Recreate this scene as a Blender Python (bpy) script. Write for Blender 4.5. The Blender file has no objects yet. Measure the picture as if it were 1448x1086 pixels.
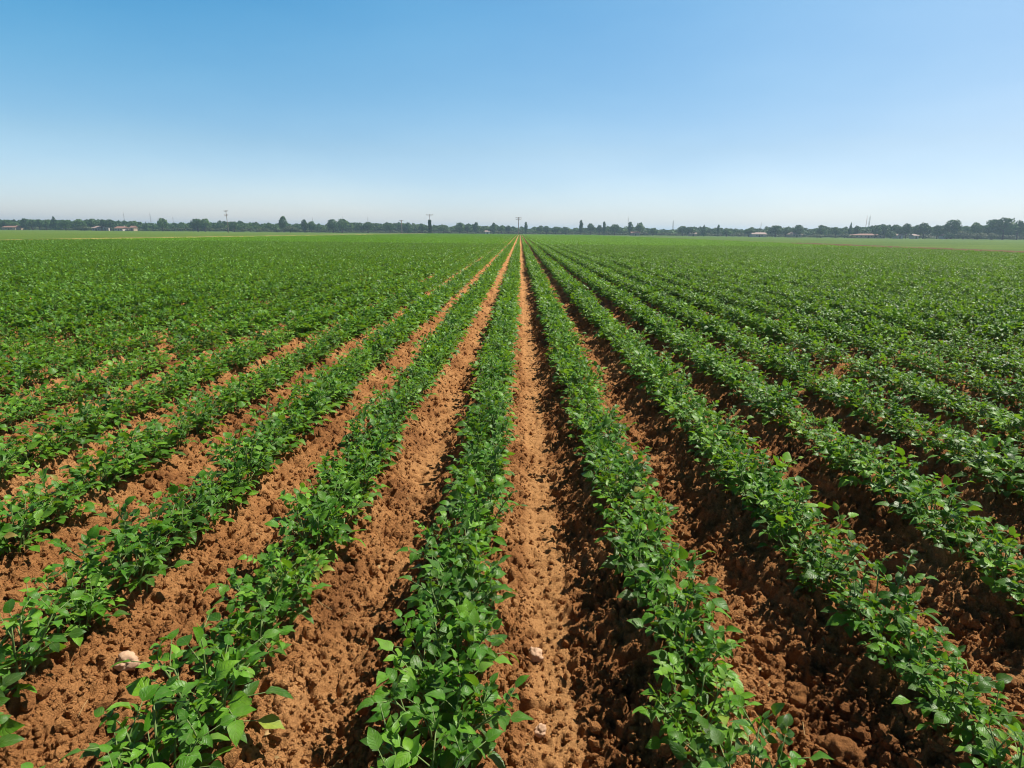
import bpy, math, random
import numpy as np
from mathutils import Vector, Matrix

SC = bpy.context.scene
COL = SC.collection
R = math.radians
RNG = np.random.default_rng(7)
random.seed(7)

# ------------------------------------------------------------------ camera
F, PW, PH = 850.0, 1448.0, 1086.0
CAM_H = 1.54
PITCH, YAW, ROLL = math.atan(215.0 / F), 0.0103, R(0.53)
MCAM = Matrix.Rotation(YAW, 4, 'Z') @ Matrix.Rotation(math.pi / 2 - PITCH, 4, 'X') @ Matrix.Rotation(ROLL, 4, 'Z')
cd = bpy.data.cameras.new('camera')
cam = bpy.data.objects.new('camera', cd)
COL.objects.link(cam)
cam.matrix_world = Matrix.Translation((0, 0, CAM_H)) @ MCAM
cd.sensor_width = 36
cd.lens = 36 * F / PW
cd.clip_start, cd.clip_end = 0.05, 9000
SC.camera = cam
CI = np.array(MCAM.to_3x3())          # columns: camera axes in the world


def ray(px, py):
    d = MCAM.to_3x3() @ Vector(((px - PW / 2) / F, -(py - PH / 2) / F, -1))
    return d


def at(px, py, Y):
    d = ray(px, py)
    t = Y / d.y
    return Vector((d.x * t, Y, CAM_H + d.z * t))


def on_plane(px, py, z=0.0):
    d = ray(px, py)
    t = (z - CAM_H) / d.z
    return Vector((d.x * t, d.y * t, z))


def project(x, y, z):
    p = np.stack([x, y, z - CAM_H], -1) @ CI
    dz = np.maximum(-p[..., 2], 1e-3)
    return PW / 2 + F * p[..., 0] / dz, PH / 2 - F * p[..., 1] / dz, -p[..., 2]


# ------------------------------------------------------------------ numpy noise
def _h(ix, iy, s):
    h = (ix.astype(np.int64) * 374761393 + iy.astype(np.int64) * 668265263 + s * 974711) & 0xFFFFFFFF
    h = ((h ^ (h >> 13)) * 1274126177) & 0xFFFFFFFF
    h = ((h ^ (h >> 16)) * 2246822519) & 0xFFFFFFFF
    return ((h ^ (h >> 15)) & 0xFFFFFF) / float(0x1000000)


def perlin(x, y, s=0):
    x0, y0 = np.floor(x), np.floor(y)
    fx, fy = x - x0, y - y0
    u, v = fx * fx * fx * (fx * (fx * 6 - 15) + 10), fy * fy * fy * (fy * (fy * 6 - 15) + 10)

    def g(dx, dy):
        a = _h(x0 + dx, y0 + dy, s) * 6.2831853
        return np.cos(a) * (fx - dx) + np.sin(a) * (fy - dy)
    a = g(0, 0) * (1 - u) + g(1, 0) * u
    b = g(0, 1) * (1 - u) + g(1, 1) * u
    return (a * (1 - v) + b * v) * 1.5


def worley(x, y, s=0):
    x0, y0 = np.floor(x), np.floor(y)
    f1 = np.full(x.shape, 9.0)
    f2 = np.full(x.shape, 9.0)
    rid = np.zeros(x.shape)
    tilt = np.zeros(x.shape)
    for dx in (-1, 0, 1):
        for dy in (-1, 0, 1):
            cx, cy = x0 + dx, y0 + dy
            px, py = cx + _h(cx, cy, s), cy + _h(cx, cy, s + 17)
            d = (px - x) ** 2 + (py - y) ** 2
            r = _h(cx, cy, s + 31)
            m = d < f1
            f2 = np.where(m, f1, np.minimum(f2, d))
            rid = np.where(m, r, rid)
            ta = r * 97.0
            tilt = np.where(m, (x - px) * np.cos(ta) + (y - py) * np.sin(ta), tilt)
            f1 = np.where(m, d, f1)
    return np.sqrt(f1), np.sqrt(f2), rid, tilt


# ------------------------------------------------------------------ scene-tree helpers
def tag(o, label=None, cat=None, group=None, kind=None):
    if label: o['label'] = label
    if cat: o['category'] = cat
    if group: o['group'] = group
    if kind: o['kind'] = kind
    return o


def link(name, mesh, parent=None):
    o = bpy.data.objects.new(name, mesh)
    COL.objects.link(o)
    if parent is not None:
        o.parent = parent
    return o


def empty(name, loc=(0, 0, 0)):
    o = bpy.data.objects.new(name, None)
    COL.objects.link(o)
    o.empty_display_size = 0.1
    o.location = loc
    return o


class MB:
    """vertex / quad collector -> one mesh; faces are index rows of 3 or 4"""

    def __init__(self):
        self.v, self.f, self.uv, self.t, self.n = [], [], [], [], 0

    def add(self, v, f, uv=None, tint=0.5):
        v = np.asarray(v, float)
        f = np.asarray(f, int)
        self.v.append(v)
        self.f.append((f + self.n))
        self.uv.append(np.zeros((len(v), 2)) if uv is None else np.asarray(uv, float))
        self.t.append(np.full(len(v), tint) if np.isscalar(tint) else np.asarray(tint, float))
        self.n += len(v)

    def arrays(self):
        return np.concatenate(self.v), self.f, np.concatenate(self.uv), np.concatenate(self.t)

    def mesh(self, name, mat, smooth=True):
        v, fl, uv, t = self.arrays()
        loops = np.concatenate([f.ravel() for f in fl])
        sizes = np.concatenate([np.full(len(f), f.shape[1]) for f in fl])
        me = bpy.data.meshes.new(name)
        me.vertices.add(len(v))
        me.vertices.foreach_set('co', v.ravel().astype(np.float32))
        me.loops.add(len(loops))
        me.loops.foreach_set('vertex_index', loops.astype(np.int32))
        me.polygons.add(len(sizes))
        me.polygons.foreach_set('loop_start', np.concatenate([[0], np.cumsum(sizes)[:-1]]).astype(np.int32))
        me.polygons.foreach_set('use_smooth', np.full(len(sizes), smooth))
        u = me.uv_layers.new(name='uv')
        u.data.foreach_set('uv', uv[loops].ravel().astype(np.float32))
        a = me.attributes.new('tint', 'FLOAT', 'POINT')
        a.data.foreach_set('value', t.astype(np.float32))
        me.materials.append(mat)
        me.update(calc_edges=True)
        return me

    def box(self, a, b, tint=0.5):
        (x0, y0, z0), (x1, y1, z1) = a, b
        self.add([(x0, y0, z0), (x1, y0, z0), (x1, y1, z0), (x0, y1, z0), (x0, y0, z1), (x1, y0, z1), (x1, y1, z1), (x0, y1, z1)],
                 [(0, 3, 2, 1), (4, 5, 6, 7), (0, 1, 5, 4), (1, 2, 6, 5), (2, 3, 7, 6), (3, 0, 4, 7)], tint=tint)

    def tube(self, pts, rad, n=5, tint=0.5):
        pts = np.asarray(pts, float)
        m = len(pts)
        rad = np.full(m, rad) if np.isscalar(rad) else np.asarray(rad, float)
        d = np.gradient(pts, axis=0)
        d /= np.linalg.norm(d, axis=1)[:, None] + 1e-9
        ref = np.array([0.31, 0.77, 0.2]) if abs(d[0][2]) > 0.7 else np.array([0.1, 0.1, 1.0])
        a = np.cross(d, ref); a /= np.linalg.norm(a, axis=1)[:, None] + 1e-9
        b = np.cross(d, a)
        th = np.linspace(0, 2 * np.pi, n, endpoint=False)
        v = pts[:, None] + rad[:, None, None] * (np.cos(th)[None, :, None] * a[:, None] + np.sin(th)[None, :, None] * b[:, None])
        i = np.arange(m - 1)[:, None] * n + np.arange(n)[None]
        j = np.arange(m - 1)[:, None] * n + (np.arange(n)[None] + 1) % n
        self.add(v.reshape(-1, 3), np.stack([i, j, j + n, i + n], -1).reshape(-1, 4), tint=tint)
        c = (m - 1) * n
        if n == 4:
            self.f.append(np.array([[c, c + 1, c + 2, c + 3]]) + self.n - m * n)
        else:
            self.f.append(np.array([[c, c + k, c + k + 1] for k in range(1, n - 1)]) + self.n - m * n)


def grid_mesh(name, X, Y, Z, mat, keep=None, attrs=None):
    ny, nx = X.shape
    v = np.stack([X, Y, Z], -1).reshape(-1, 3)
    i = (np.arange(ny - 1)[:, None] * nx + np.arange(nx - 1)[None]).ravel()
    q = np.stack([i, i + 1, i + nx + 1, i + nx], -1)
    if keep is not None:
        q = q[keep.ravel()]
    used = np.zeros(len(v), bool); used[q.ravel()] = True
    idx = np.cumsum(used) - 1
    v = v[used]; q = idx[q]
    me = bpy.data.meshes.new(name)
    me.vertices.add(len(v)); me.vertices.foreach_set('co', v.ravel().astype(np.float32))
    me.loops.add(q.size); me.loops.foreach_set('vertex_index', q.ravel().astype(np.int32))
    me.polygons.add(len(q)); me.polygons.foreach_set('loop_start', (np.arange(len(q)) * 4).astype(np.int32))
    me.polygons.foreach_set('use_smooth', np.ones(len(q), bool))
    for k, a in (attrs or {}).items():
        at_ = me.attributes.new(k, 'FLOAT', 'POINT')
        at_.data.foreach_set('value', a.reshape(-1)[used].astype(np.float32))
    me.materials.append(mat)
    me.update(calc_edges=True)
    return me


# ------------------------------------------------------------------ materials
class NT:
    def __init__(self, name):
        self.m = bpy.data.materials.new(name)
        self.m.use_nodes = True
        self.t = self.m.node_tree
        self.p = self.t.nodes['Principled BSDF']
        self.out = self.t.nodes['Material Output']

    def n(self, typ, **kw):
        nd = self.t.nodes.new(typ)
        for k, v in kw.items():
            if k in nd.inputs.keys() if hasattr(nd.inputs, 'keys') else False:
                nd.inputs[k].default_value = v
            else:
                setattr(nd, k, v)
        return nd

    def l(self, a, b):
        self.t.links.new(a, b)

    def math(self, op, a, b=None):
        nd = self.n('ShaderNodeMath', operation=op)
        for i, x in enumerate((a, b)):
            if x is None: continue
            if isinstance(x, (int, float)): nd.inputs[i].default_value = x
            else: self.l(x, nd.inputs[i])
        return nd.outputs[0]

    def ramp(self, fac, stops):
        nd = self.n('ShaderNodeValToRGB')
        e = nd.color_ramp.elements
        while len(e) < len(stops): e.new(0.5)
        for k, (pos, c) in enumerate(stops):
            e[k].position = pos; e[k].color = (*c, 1)
        self.l(fac, nd.inputs[0])
        return nd.outputs[0]

    def noise(self, vec, scale, detail=4, rough=0.55):
        nd = self.n('ShaderNodeTexNoise')
        nd.inputs['Scale'].default_value = scale
        nd.inputs['Detail'].default_value = detail
        nd.inputs['Roughness'].default_value = rough
        if vec is not None: self.l(vec, nd.inputs['Vector'])
        return nd.outputs['Fac']

    def mix(self, fac, a, b, typ='MIX'):
        nd = self.n('ShaderNodeMix', data_type='RGBA', blend_type=typ)
        for sock, x in ((nd.inputs[0], fac), (nd.inputs[6], a), (nd.inputs[7], b)):
            if isinstance(x, (int, float)): sock.default_value = x
            elif isinstance(x, tuple): sock.default_value = (*x, 1)
            else: self.l(x, sock)
        return nd.outputs[2]

    def attr(self, name):
        return self.n('ShaderNodeAttribute', attribute_name=name).outputs['Fac']

    def bump(self, h, strength, dist):
        nd = self.n('ShaderNodeBump')
        nd.inputs['Strength'].default_value = strength
        nd.inputs['Distance'].default_value = dist
        self.l(h, nd.inputs['Height'])
        self.l(nd.outputs[0], self.p.inputs['Normal'])
        return nd.outputs[0]


def soil_material():
    k = NT('red soil')
    pos = k.n('ShaderNodeNewGeometry').outputs['Position']
    crust = k.attr('crust')
    a = k.noise(pos, 2.2, 5)
    b = k.noise(pos, 26, 4)
    c = k.noise(pos, 140, 3)
    base = k.ramp(a, [(0.34, (0.195, 0.083, 0.030)), (0.5, (0.385, 0.180, 0.065)), (0.68, (0.54, 0.285, 0.115))])
    base = k.mix(k.math('MULTIPLY', b, 0.55), base, (0.21, 0.082, 0.028))
    base = k.mix(k.math('MULTIPLY', crust, 0.75), base, (0.47, 0.245, 0.096))
    gr = k.ramp(c, [(0.3, (0.72, 0.7, 0.68)), (0.6, (1.06, 1.06, 1.06)), (0.8, (1.25, 1.28, 1.32))])
    base = k.mix(1.0, base, gr, 'MULTIPLY')
    k.l(base, k.p.inputs['Base Color'])
    k.p.inputs['Roughness'].default_value = 0.95
    k.p.inputs['Specular IOR Level'].default_value = 0.12
    hgt = k.math('ADD', k.math('MULTIPLY', k.noise(pos, 90, 5, 0.65), 0.6), k.math('MULTIPLY', k.noise(pos, 300, 3), 0.4))
    k.bump(hgt, 1.0, 0.022)
    return k.m


def stone_material(name, c0, c1):
    k = NT(name)
    pos = k.n('ShaderNodeTexCoord').outputs['Object']
    k.l(k.ramp(k.noise(pos, 30, 5), [(0.3, c0), (0.7, c1)]), k.p.inputs['Base Color'])
    k.p.inputs['Roughness'].default_value = 0.9
    k.p.inputs['Specular IOR Level'].default_value = 0.2
    k.bump(k.noise(pos, 120, 4), 0.6, 0.004)
    return k.m


def leaf_material(name, dark, mid, light, trans, tr=0.27, veins=True, rough=0.42, spec=0.24, vary=0.2):
    k = NT(name)
    tint = k.attr('tint')
    rnd = k.n('ShaderNodeObjectInfo').outputs['Random']
    f = k.math('ADD', k.math('MULTIPLY', tint, 1 - vary), k.math('MULTIPLY', rnd, vary))
    grow = k.noise(k.n('ShaderNodeNewGeometry').outputs['Position'], 0.16, 3)
    f = k.math('MINIMUM', k.math('ADD', f, k.math('MULTIPLY', k.math('SUBTRACT', grow, 0.5), 0.45)), k.math('MAXIMUM', f, 0.88))
    colr = k.ramp(f, [(0.02, dark), (0.5, mid), (0.90, light), (0.955, (0.30, 0.26, 0.06)), (0.985, (0.22, 0.10, 0.035))])
    nrm = None
    if veins:
        uv = k.n('ShaderNodeUVMap').outputs[0]
        sp = k.n('ShaderNodeSeparateXYZ'); k.l(uv, sp.inputs[0])
        au = k.math('ABSOLUTE', sp.outputs[0])
        w = k.math('SINE', k.math('MULTIPLY', k.math('SUBTRACT', sp.outputs[1], k.math('MULTIPLY', au, 0.35)), 40.0))
        side = k.math('POWER', k.math('MAXIMUM', w, 0.0), 6.0)
        rib = k.math('LESS_THAN', au, 0.06)
        v = k.math('MAXIMUM', k.math('MULTIPLY', side, 0.45), rib)
        colr = k.mix(k.math('MULTIPLY', v, 0.35), colr, (0.16, 0.25, 0.07))
        pos = k.n('ShaderNodeNewGeometry').outputs['Position']
        blot = k.noise(pos, 60, 3)
        colr = k.mix(1.0, colr, k.ramp(blot, [(0.3, (0.78, 0.78, 0.78)), (0.7, (1.12, 1.1, 1.05))]), 'MULTIPLY')
        dust = k.ramp(k.noise(pos, 11, 4, 0.7), [(0.45, (0, 0, 0)), (0.75, (0.28, 0.28, 0.28))])
        colr = k.mix(dust, colr, (0.20, 0.195, 0.105))
        nrm = k.bump(k.math('ADD', k.math('MULTIPLY', side, -0.5), k.math('MULTIPLY', blot, 0.7)), 0.5, 0.004)
    k.l(colr, k.p.inputs['Base Color'])
    k.p.inputs['Roughness'].default_value = rough
    k.p.inputs['Specular IOR Level'].default_value = spec
    t = k.n('ShaderNodeBsdfTranslucent')
    k.l(k.mix(0.55, colr, trans), t.inputs[0])
    ms = k.n('ShaderNodeMixShader'); ms.inputs[0].default_value = tr
    k.l(k.p.outputs[0], ms.inputs[1]); k.l(t.outputs[0], ms.inputs[2])
    k.l(ms.outputs[0], k.out.inputs[0])
    return k.m


def plain(name, c0, c1=None, rough=0.8, scale=3.0, spec=0.3, metal=0.0):
    k = NT(name)
    pos = k.n('ShaderNodeTexCoord').outputs['Object']
    k.l(k.ramp(k.noise(pos, scale, 4), [(0.3, c0), (0.7, c1 or c0)]), k.p.inputs['Base Color'])
    k.p.inputs['Roughness'].default_value = rough
    k.p.inputs['Specular IOR Level'].default_value = spec
    k.p.inputs['Metallic'].default_value = metal
    return k.m


def field_material(name, stops, scale=0.05, tr=0.0):
    k = NT(name)
    pos = k.n('ShaderNodeNewGeometry').outputs['Position']
    a = k.noise(pos, scale, 6, 0.6)
    b = k.noise(pos, 2.5, 5, 0.65)
    f = k.math('ADD', k.math('MULTIPLY', a, 0.65), k.math('MULTIPLY', b, 0.35))
    k.l(k.ramp(f, stops), k.p.inputs['Base Color'])
    k.p.inputs['Roughness'].default_value = 0.9
    k.p.inputs['Specular IOR Level'].default_value = 0.15
    k.bump(b, 1.0, 0.25)
    return k.m


M_SOIL = soil_material()
M_LEAF = leaf_material('crop leaf', (0.017, 0.074, 0.006), (0.062, 0.205, 0.010), (0.175, 0.38, 0.026), (0.36, 0.62, 0.015))
M_LEAF_FAR = leaf_material('crop leaf far', (0.045, 0.150, 0.006), (0.100, 0.275, 0.009), (0.195, 0.41, 0.018), (0.34, 0.60, 0.02), tr=0.3, veins=False, spec=0.25)
M_STEM = plain('crop stem', (0.11, 0.19, 0.05), (0.17, 0.22, 0.07), 0.6, 30)
M_CROWN = leaf_material('tree leaves', (0.016, 0.058, 0.015), (0.044, 0.118, 0.026), (0.12, 0.215, 0.042), (0.10, 0.20, 0.03), tr=0.2, veins=False, rough=0.6, spec=0.2, vary=0.35)
M_BUSH = leaf_material('bush leaves', (0.050, 0.080, 0.030), (0.085, 0.120, 0.045), (0.13, 0.16, 0.065), (0.12, 0.16, 0.04), tr=0.2, veins=False, rough=0.6, spec=0.2)
M_BARK = plain('bark', (0.05, 0.035, 0.025), (0.10, 0.075, 0.055), 0.9, 8)
M_CLOD = M_SOIL
M_STONE = stone_material('pale pink stone', (0.46, 0.27, 0.16), (0.66, 0.45, 0.31))
M_WOOD = plain('weathered pole wood', (0.16, 0.12, 0.09), (0.26, 0.20, 0.15), 0.85, 4)
M_STEEL = plain('grey steel', (0.18, 0.18, 0.19), (0.26, 0.26, 0.27), 0.5, 4, metal=0.6)
M_RED = plain('red mast paint', (0.35, 0.10, 0.07), (0.42, 0.14, 0.10), 0.6, 4)
M_CERAMIC = plain('insulator ceramic', (0.25, 0.2, 0.17), (0.3, 0.25, 0.2), 0.3)
M_WALL_W = plain('white render', (0.44, 0.39, 0.36), (0.54, 0.48, 0.45), 0.9, 1.5)
M_WALL_T = plain('tan render', (0.36, 0.27, 0.19), (0.45, 0.34, 0.25), 0.9, 1.5)
M_ROOF_R = plain('red roof tiles', (0.21, 0.11, 0.08), (0.27, 0.155, 0.12), 0.85, 3)
M_ROOF_P = plain('pale pink roof', (0.30, 0.22, 0.195), (0.36, 0.27, 0.24), 0.85, 3)
M_GLASS = plain('dark window glass', (0.03, 0.035, 0.04), (0.05, 0.055, 0.06), 0.15, 2, 0.6)
M_DOOR = plain('door paint', (0.10, 0.07, 0.05), (0.14, 0.10, 0.07), 0.6)

# ------------------------------------------------------------------ crop rows and soil relief
ROW_S = 0.75
XL, XR = -48.5, 38.2                    # edges of the crop field


def row_x(k):
    return 0.545 + ROW_S * (k - 1) if k >= 1 else (-0.205 + 0.70 * k if k > -4 else -0.205 - 2.8 + 0.74 * (k + 4))


K_MIN, K_MAX = -67, 51
ROWS = np.array([row_x(k) for k in range(K_MIN, K_MAX)])


def ridge(x):
    i = np.clip(np.searchsorted(ROWS, x), 1, len(ROWS) - 1)
    d = np.minimum(np.abs(x - ROWS[i - 1]), np.abs(x - ROWS[i]))
    u = np.clip(d / (ROW_S / 2), 0, 1)
    return 0.125 * np.clip(1.0 - ((u - 0.16) / 0.66).clip(0, 1), 0, 1) ** 1.25, u


def soil_height(x, y):
    """relief of ridges, furrows, clods and crumbs; also the crust mask"""
    wob = 0.035 * perlin(x * 0.9, y * 0.9, 3)
    h, u = ridge(x + wob)
    big = perlin(x * 3.1, y * 2.6, 5)
    # beaten, crusted furrow bottoms on both sides of the first row left
    lane = 1.2 * np.exp(-((x - 0.135) / 0.085) ** 4) + 0.9 * np.exp(-((x + 0.57) / 0.10) ** 2) + 0.3 * np.exp(-((x + 1.25) / 0.1) ** 2)
    patch = perlin(x * 1.3 + 40, y * 0.9, 9)
    crust = np.clip(lane * (0.8 + 0.9 * patch), 0, 1)
    rough = 1.0 - 0.74 * crust
    h = h + 0.020 * big * rough
    wx, wy = x + 0.02 * perlin(x * 14, y * 14, 21), y + 0.02 * perlin(x * 14, y * 14, 22)
    f1, f2, r, t = worley(wx * 9, wy * 9, 11)
    h = h + rough * np.where(r > 0.45, 0.055 * (r - 0.45) + 0.022 * t, 0) * np.clip((f2 - f1) * 5, 0, 1)
    f1, f2, r, t = worley(wx * 23, wy * 23, 12)
    h = h + rough * (0.026 * (r - 0.3) + 0.014 * t) * np.clip((f2 - f1) * 2.6, 0, 1)
    f1, f2, r, t = worley(wx * 58, wy * 58, 13)
    h = h + (0.25 + 0.75 * rough) * 0.017 * (r - 0.3) * np.sqrt(np.clip((f2 - f1) * 2, 0, 1))
    # pits and burrow holes
    n = perlin(x * 17, y * 17, 14)
    h = h - (0.35 + 0.65 * rough) * 0.10 * np.clip(n - 0.22, 0, 1)
    n = perlin(x * 36, y * 36, 15)
    h = h - 0.065 * np.clip(n - 0.28, 0, 1)
    return h, crust


def build_soil():
    y, ys = 0.2, []
    while y < 345:
        ys.append(y)
        r = 0.0023 if y < 12 else (0.0055 if y < 32 else 0.02)
        y += (y + 1.5) * r
    ys = np.array(ys)
    us = []
    u = 0.0
    while u < 1.25:
        us.append(u); u += 0.0017 * (1 + 0.7 * max(0, u - 0.6))
    us = np.array(us); us = np.concatenate([-us[:0:-1], us])
    X = us[None] * (ys[:, None] + 1.5)
    Y = np.broadcast_to(ys[:, None], X.shape).copy()
    Z = np.zeros(X.shape); C = np.zeros(X.shape)
    near = int(np.searchsorted(ys, 34))
    Z[:near], C[:near] = soil_height(X[:near], Y[:near])
    h, u_ = ridge(X[near:])
    Z[near:] = h + 0.03 * perlin(X[near:] * 2, Y[near:] * 2, 4)
    C[near:] = np.exp(-((X[near:] - 0.15) / 0.12) ** 2) + 0.8 * np.exp(-((X[near:] + 0.6) / 0.14) ** 2)
    Xc = 0.5 * (X[:-1, :-1] + X[1:, 1:])
    keep = (Xc > XL) & (Xc < XR)
    me = grid_mesh('soil', X, Y, Z, M_SOIL, keep, {'crust': C})
    tag(link('soil', me), kind='structure')


build_soil()

# ------------------------------------------------------------------ far ground, neighbouring fields, track strips
M_GRASS = field_material('neighbouring green field', [(0.32, (0.060, 0.115, 0.010)), (0.5, (0.085, 0.145, 0.013)), (0.68, (0.12, 0.17, 0.02))])
M_MEADOW = field_material('yellow green meadow', [(0.34, (0.042, 0.095, 0.005)), (0.5, (0.064, 0.122, 0.007)), (0.66, (0.098, 0.155, 0.011))])
M_DRY = field_material('dry grass verge', [(0.30, (0.11, 0.15, 0.03)), (0.5, (0.25, 0.21, 0.06)), (0.7, (0.38, 0.29, 0.10))], 0.35)
M_DIRT = field_material('brown dirt verge', [(0.30, (0.075, 0.038, 0.018)), (0.5, (0.12, 0.06, 0.026)), (0.66, (0.12, 0.14, 0.03))], 0.2)


def sheet(name, x0, x1, y0, y1, z, mat, n=2, m=2, amp=0.0):
    xs, ys = np.linspace(x0, x1, n), np.linspace(y0, y1, m)
    X, Y = np.meshgrid(xs, ys)
    Z = np.full(X.shape, float(z)) + (amp * perlin(X * 0.4, Y * 0.4, 8) if amp else 0)
    return tag(link(name, grid_mesh(name, X, Y, Z, mat)), kind='structure')


sheet('ground', -4000, 4000, -400, 5000, -0.12, M_MEADOW)
sheet('green_field', -420, -50.5, -20, 385, -0.05, M_GRASS, 200, 200, 0.10)
sheet('green_meadow', 41.2, 420, -20, 325, -0.05, M_MEADOW, 200, 200, 0.10)


def berm(name, xc, w, y0, y1, mat, h=0.10):
    ys = np.concatenate([np.arange(y0, min(y1, 120), 0.6), np.arange(max(y0, 120), y1, 2.5)])
    xs = np.linspace(-1, 1, 15)
    X = xc + xs[None] * w / 2 * (1 + 0.18 * perlin(ys * 0.17, ys * 0, 6)[:, None]) + 0.3 * perlin(ys * 0.05, ys * 0 + 3, 7)[:, None]
    Y = np.broadcast_to(ys[:, None], X.shape).copy()
    Z = -0.12 + (h + 0.12) * np.clip(1.25 * (1 - np.abs(xs[None]) ** 3), 0, 1) + 0.06 * perlin(X * 1.7, Y * 1.7, 9)
    tag(link(name, grid_mesh(name, X, Y, Z, mat)), kind='structure')


berm('dry_grass_track', -50.2, 3.4, 0, 330, M_DRY, 0.36)
berm('dirt_track', 40.4, 4.4, 0, 90, M_DIRT, 0.38)
berm('grass_verge', 40.2, 3.4, 90, 325, M_GRASS, 0.36)

# ------------------------------------------------------------------ crop plants
TS = np.array([0.0, 0.14, 0.36, 0.62, 0.84, 1.0])
WS = np.array([0.06, 0.78, 1.0, 0.74, 0.33, 0.0])


def unit(v):
    return v / (np.linalg.norm(v) + 1e-9)


def leaflet(mb, base, d, up, L, W, curl, fold, tint, rng):
    """one pointed oval leaflet, folded along its midrib and bent down along its length"""
    d = unit(d); s = unit(np.cross(d, up)); n = np.cross(s, d)
    ph = rng.uniform(0, 6.28)
    a = TS * curl
    r = L / max(abs(curl), 1e-3)
    along = np.sin(a) * r if abs(curl) > 0.02 else TS * L
    drop = -(1 - np.cos(a)) * r * np.sign(curl) if abs(curl) > 0.02 else 0 * TS
    v, uv = [], []
    for i, t in enumerate(TS):
        for u in (-1, 0, 1):
            w = u * WS[i] * W / 2
            wave = 0.11 * W * math.sin(ph + 7 * t + 2.0 * u) * abs(u) * WS[i]
            v.append(base + d * along[i] + s * w * math.cos(fold) + n * (drop[i] + abs(w) * math.sin(fold) + wave))
            uv.append((u, t))
    i = np.arange(5)[:, None] * 3 + np.arange(2)[None]
    i = i.ravel()
    mb.add(v, np.stack([i, i + 1, i + 4, i + 3], -1), uv, tint)


def leaf_tint(rng):
    q = rng.random()
    if q < 0.004: return 1.0
    if q < 0.012: return 0.96
    return float(np.clip(rng.normal(0.46, 0.28), 0.0, 0.86))


def compound(fol, stm, base, d, up, size, rng, n_pairs=2):
    """a compound leaf: stalk, two or three pairs of side leaflets and a bigger end leaflet"""
    d = unit(d)
    pet = min(size, 0.07) * rng.uniform(0.55, 0.9)
    rach = min(size * 0.95, 0.06)
    p0 = base
    p1 = base + d * pet + up * 0.1 * pet
    d2 = unit(d + np.array([0, 0, -0.35 * rng.random()]))
    p2 = p1 + d2 * rach
    stm.tube([p0, p1, p2], [0.0026, 0.002, 0.0012], 4)
    s = unit(np.cross(d2, up))
    tint = leaf_tint(rng)
    tj = lambda: float(np.clip(tint + rng.normal(0, 0.06), 0, 1))
    for k in range(n_pairs):
        q = p1 + d2 * rach * (k / n_pairs) * 0.95
        for sg in (-1, 1):
            L = size * rng.uniform(0.72, 0.95) * (0.75 + 0.25 * (k + 1) / n_pairs)
            dd = s * sg + d2 * rng.uniform(0.35, 0.75) + up * rng.uniform(-0.25, 0.3)
            uu = unit(up + 0.4 * rng.normal(size=3))
            leaflet(fol, q, dd, uu, L, L * rng.uniform(0.54, 0.72), rng.uniform(0.2, 1.2), rng.uniform(0.05, 0.5), tj(), rng)
    L = size * rng.uniform(0.95, 1.3)
    leaflet(fol, p2, d2 + 0.1 * rng.normal(size=3), unit(up + 0.3 * rng.normal(size=3)), L, L * rng.uniform(0.56, 0.74), rng.uniform(0.3, 1.3), rng.uniform(0.05, 0.45), tj(), rng)


def make_plant_meshes(seed, vigor=1.0, yellow=False, bushy=False):
    rng = np.random.default_rng(seed)
    fol, stm = MB(), MB()
    ns = rng.integers(7, 10) if not bushy else rng.integers(9, 12)
    for i in range(ns):
        az = 6.283 * (i + rng.uniform(-0.3, 0.3)) / ns
        lean = rng.uniform(0.12, 0.62) if not bushy else rng.uniform(0.04, 0.30)
        H = (rng.uniform(0.14, 0.25) if not bushy else rng.uniform(0.15, 0.22)) * vigor
        base = np.array([0.035 * math.cos(az), 0.05 * math.sin(az), -0.03])
        out = np.array([math.cos(az), 1.15 * math.sin(az), 0])
        ts = np.linspace(0, 1, 6)
        pts = np.array([base + out * lean * H * (t ** 1.4) * 0.95 + np.array([0, 0, (H + 0.03) * (t - 0.16 * lean * t * t)]) for t in ts])
        stm.tube(pts, np.linspace(0.0052, 0.0022, 6), 5)
        nl = rng.integers(5, 8) if not bushy else rng.integers(4, 6)
        a0 = rng.uniform(0, 6.28)
        for j in range(nl):
            t = 0.28 + 0.72 * j / (nl - 1)
            f = t * 5; i0 = min(int(f), 4)
            p = pts[i0] + (pts[i0 + 1] - pts[i0]) * (f - i0)
            a = a0 + 2.4 * j
            d = np.array([math.cos(a), math.sin(a), 0]) * 0.9 + out * 0.45 + np.array([0, 0, 0.35 + 0.8 * t ** 2])
            size = rng.uniform(0.042, 0.066) * (1.3 if bushy else 1.0) * (1.15 - 0.45 * t ** 3) * (0.6 + 0.4 * vigor)
            up = unit(np.array([0, 0, 1.0]) - 0.45 * unit(d) * unit(d)[2] + 0.22 * rng.normal(size=3))
            compound(fol, stm, p, d, up, size, rng, 1 if rng.random() < 0.4 else 2)
        for j in range(3):                       # young top leaves
            d = np.array([rng.normal() * 0.6, rng.normal() * 0.6, 1.0])
            leaflet(fol, pts[-1], d, unit(np.array([rng.normal(), rng.normal(), 0.6])), rng.uniform(0.025, 0.045), rng.uniform(0.015, 0.025), 0.5, 0.5, float(np.clip(rng.normal(0.72, 0.1), 0, .88)), rng)
    if yellow:
        fol.t = [np.clip(t + 0.22, 0, 1) for t in fol.t]
    return fol.mesh('foliage', M_LEAF), stm.mesh('stems', M_STEM)


N_VAR = 12
PLANT_MESH = [make_plant_meshes(100 + i, [1.0, 1.1, 0.92, 1.05, 1.0, 0.85, 1.12, 0.95, 1.0, 1.08, 0.8, 0.85][i], i >= 10) for i in range(N_VAR)]

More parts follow.
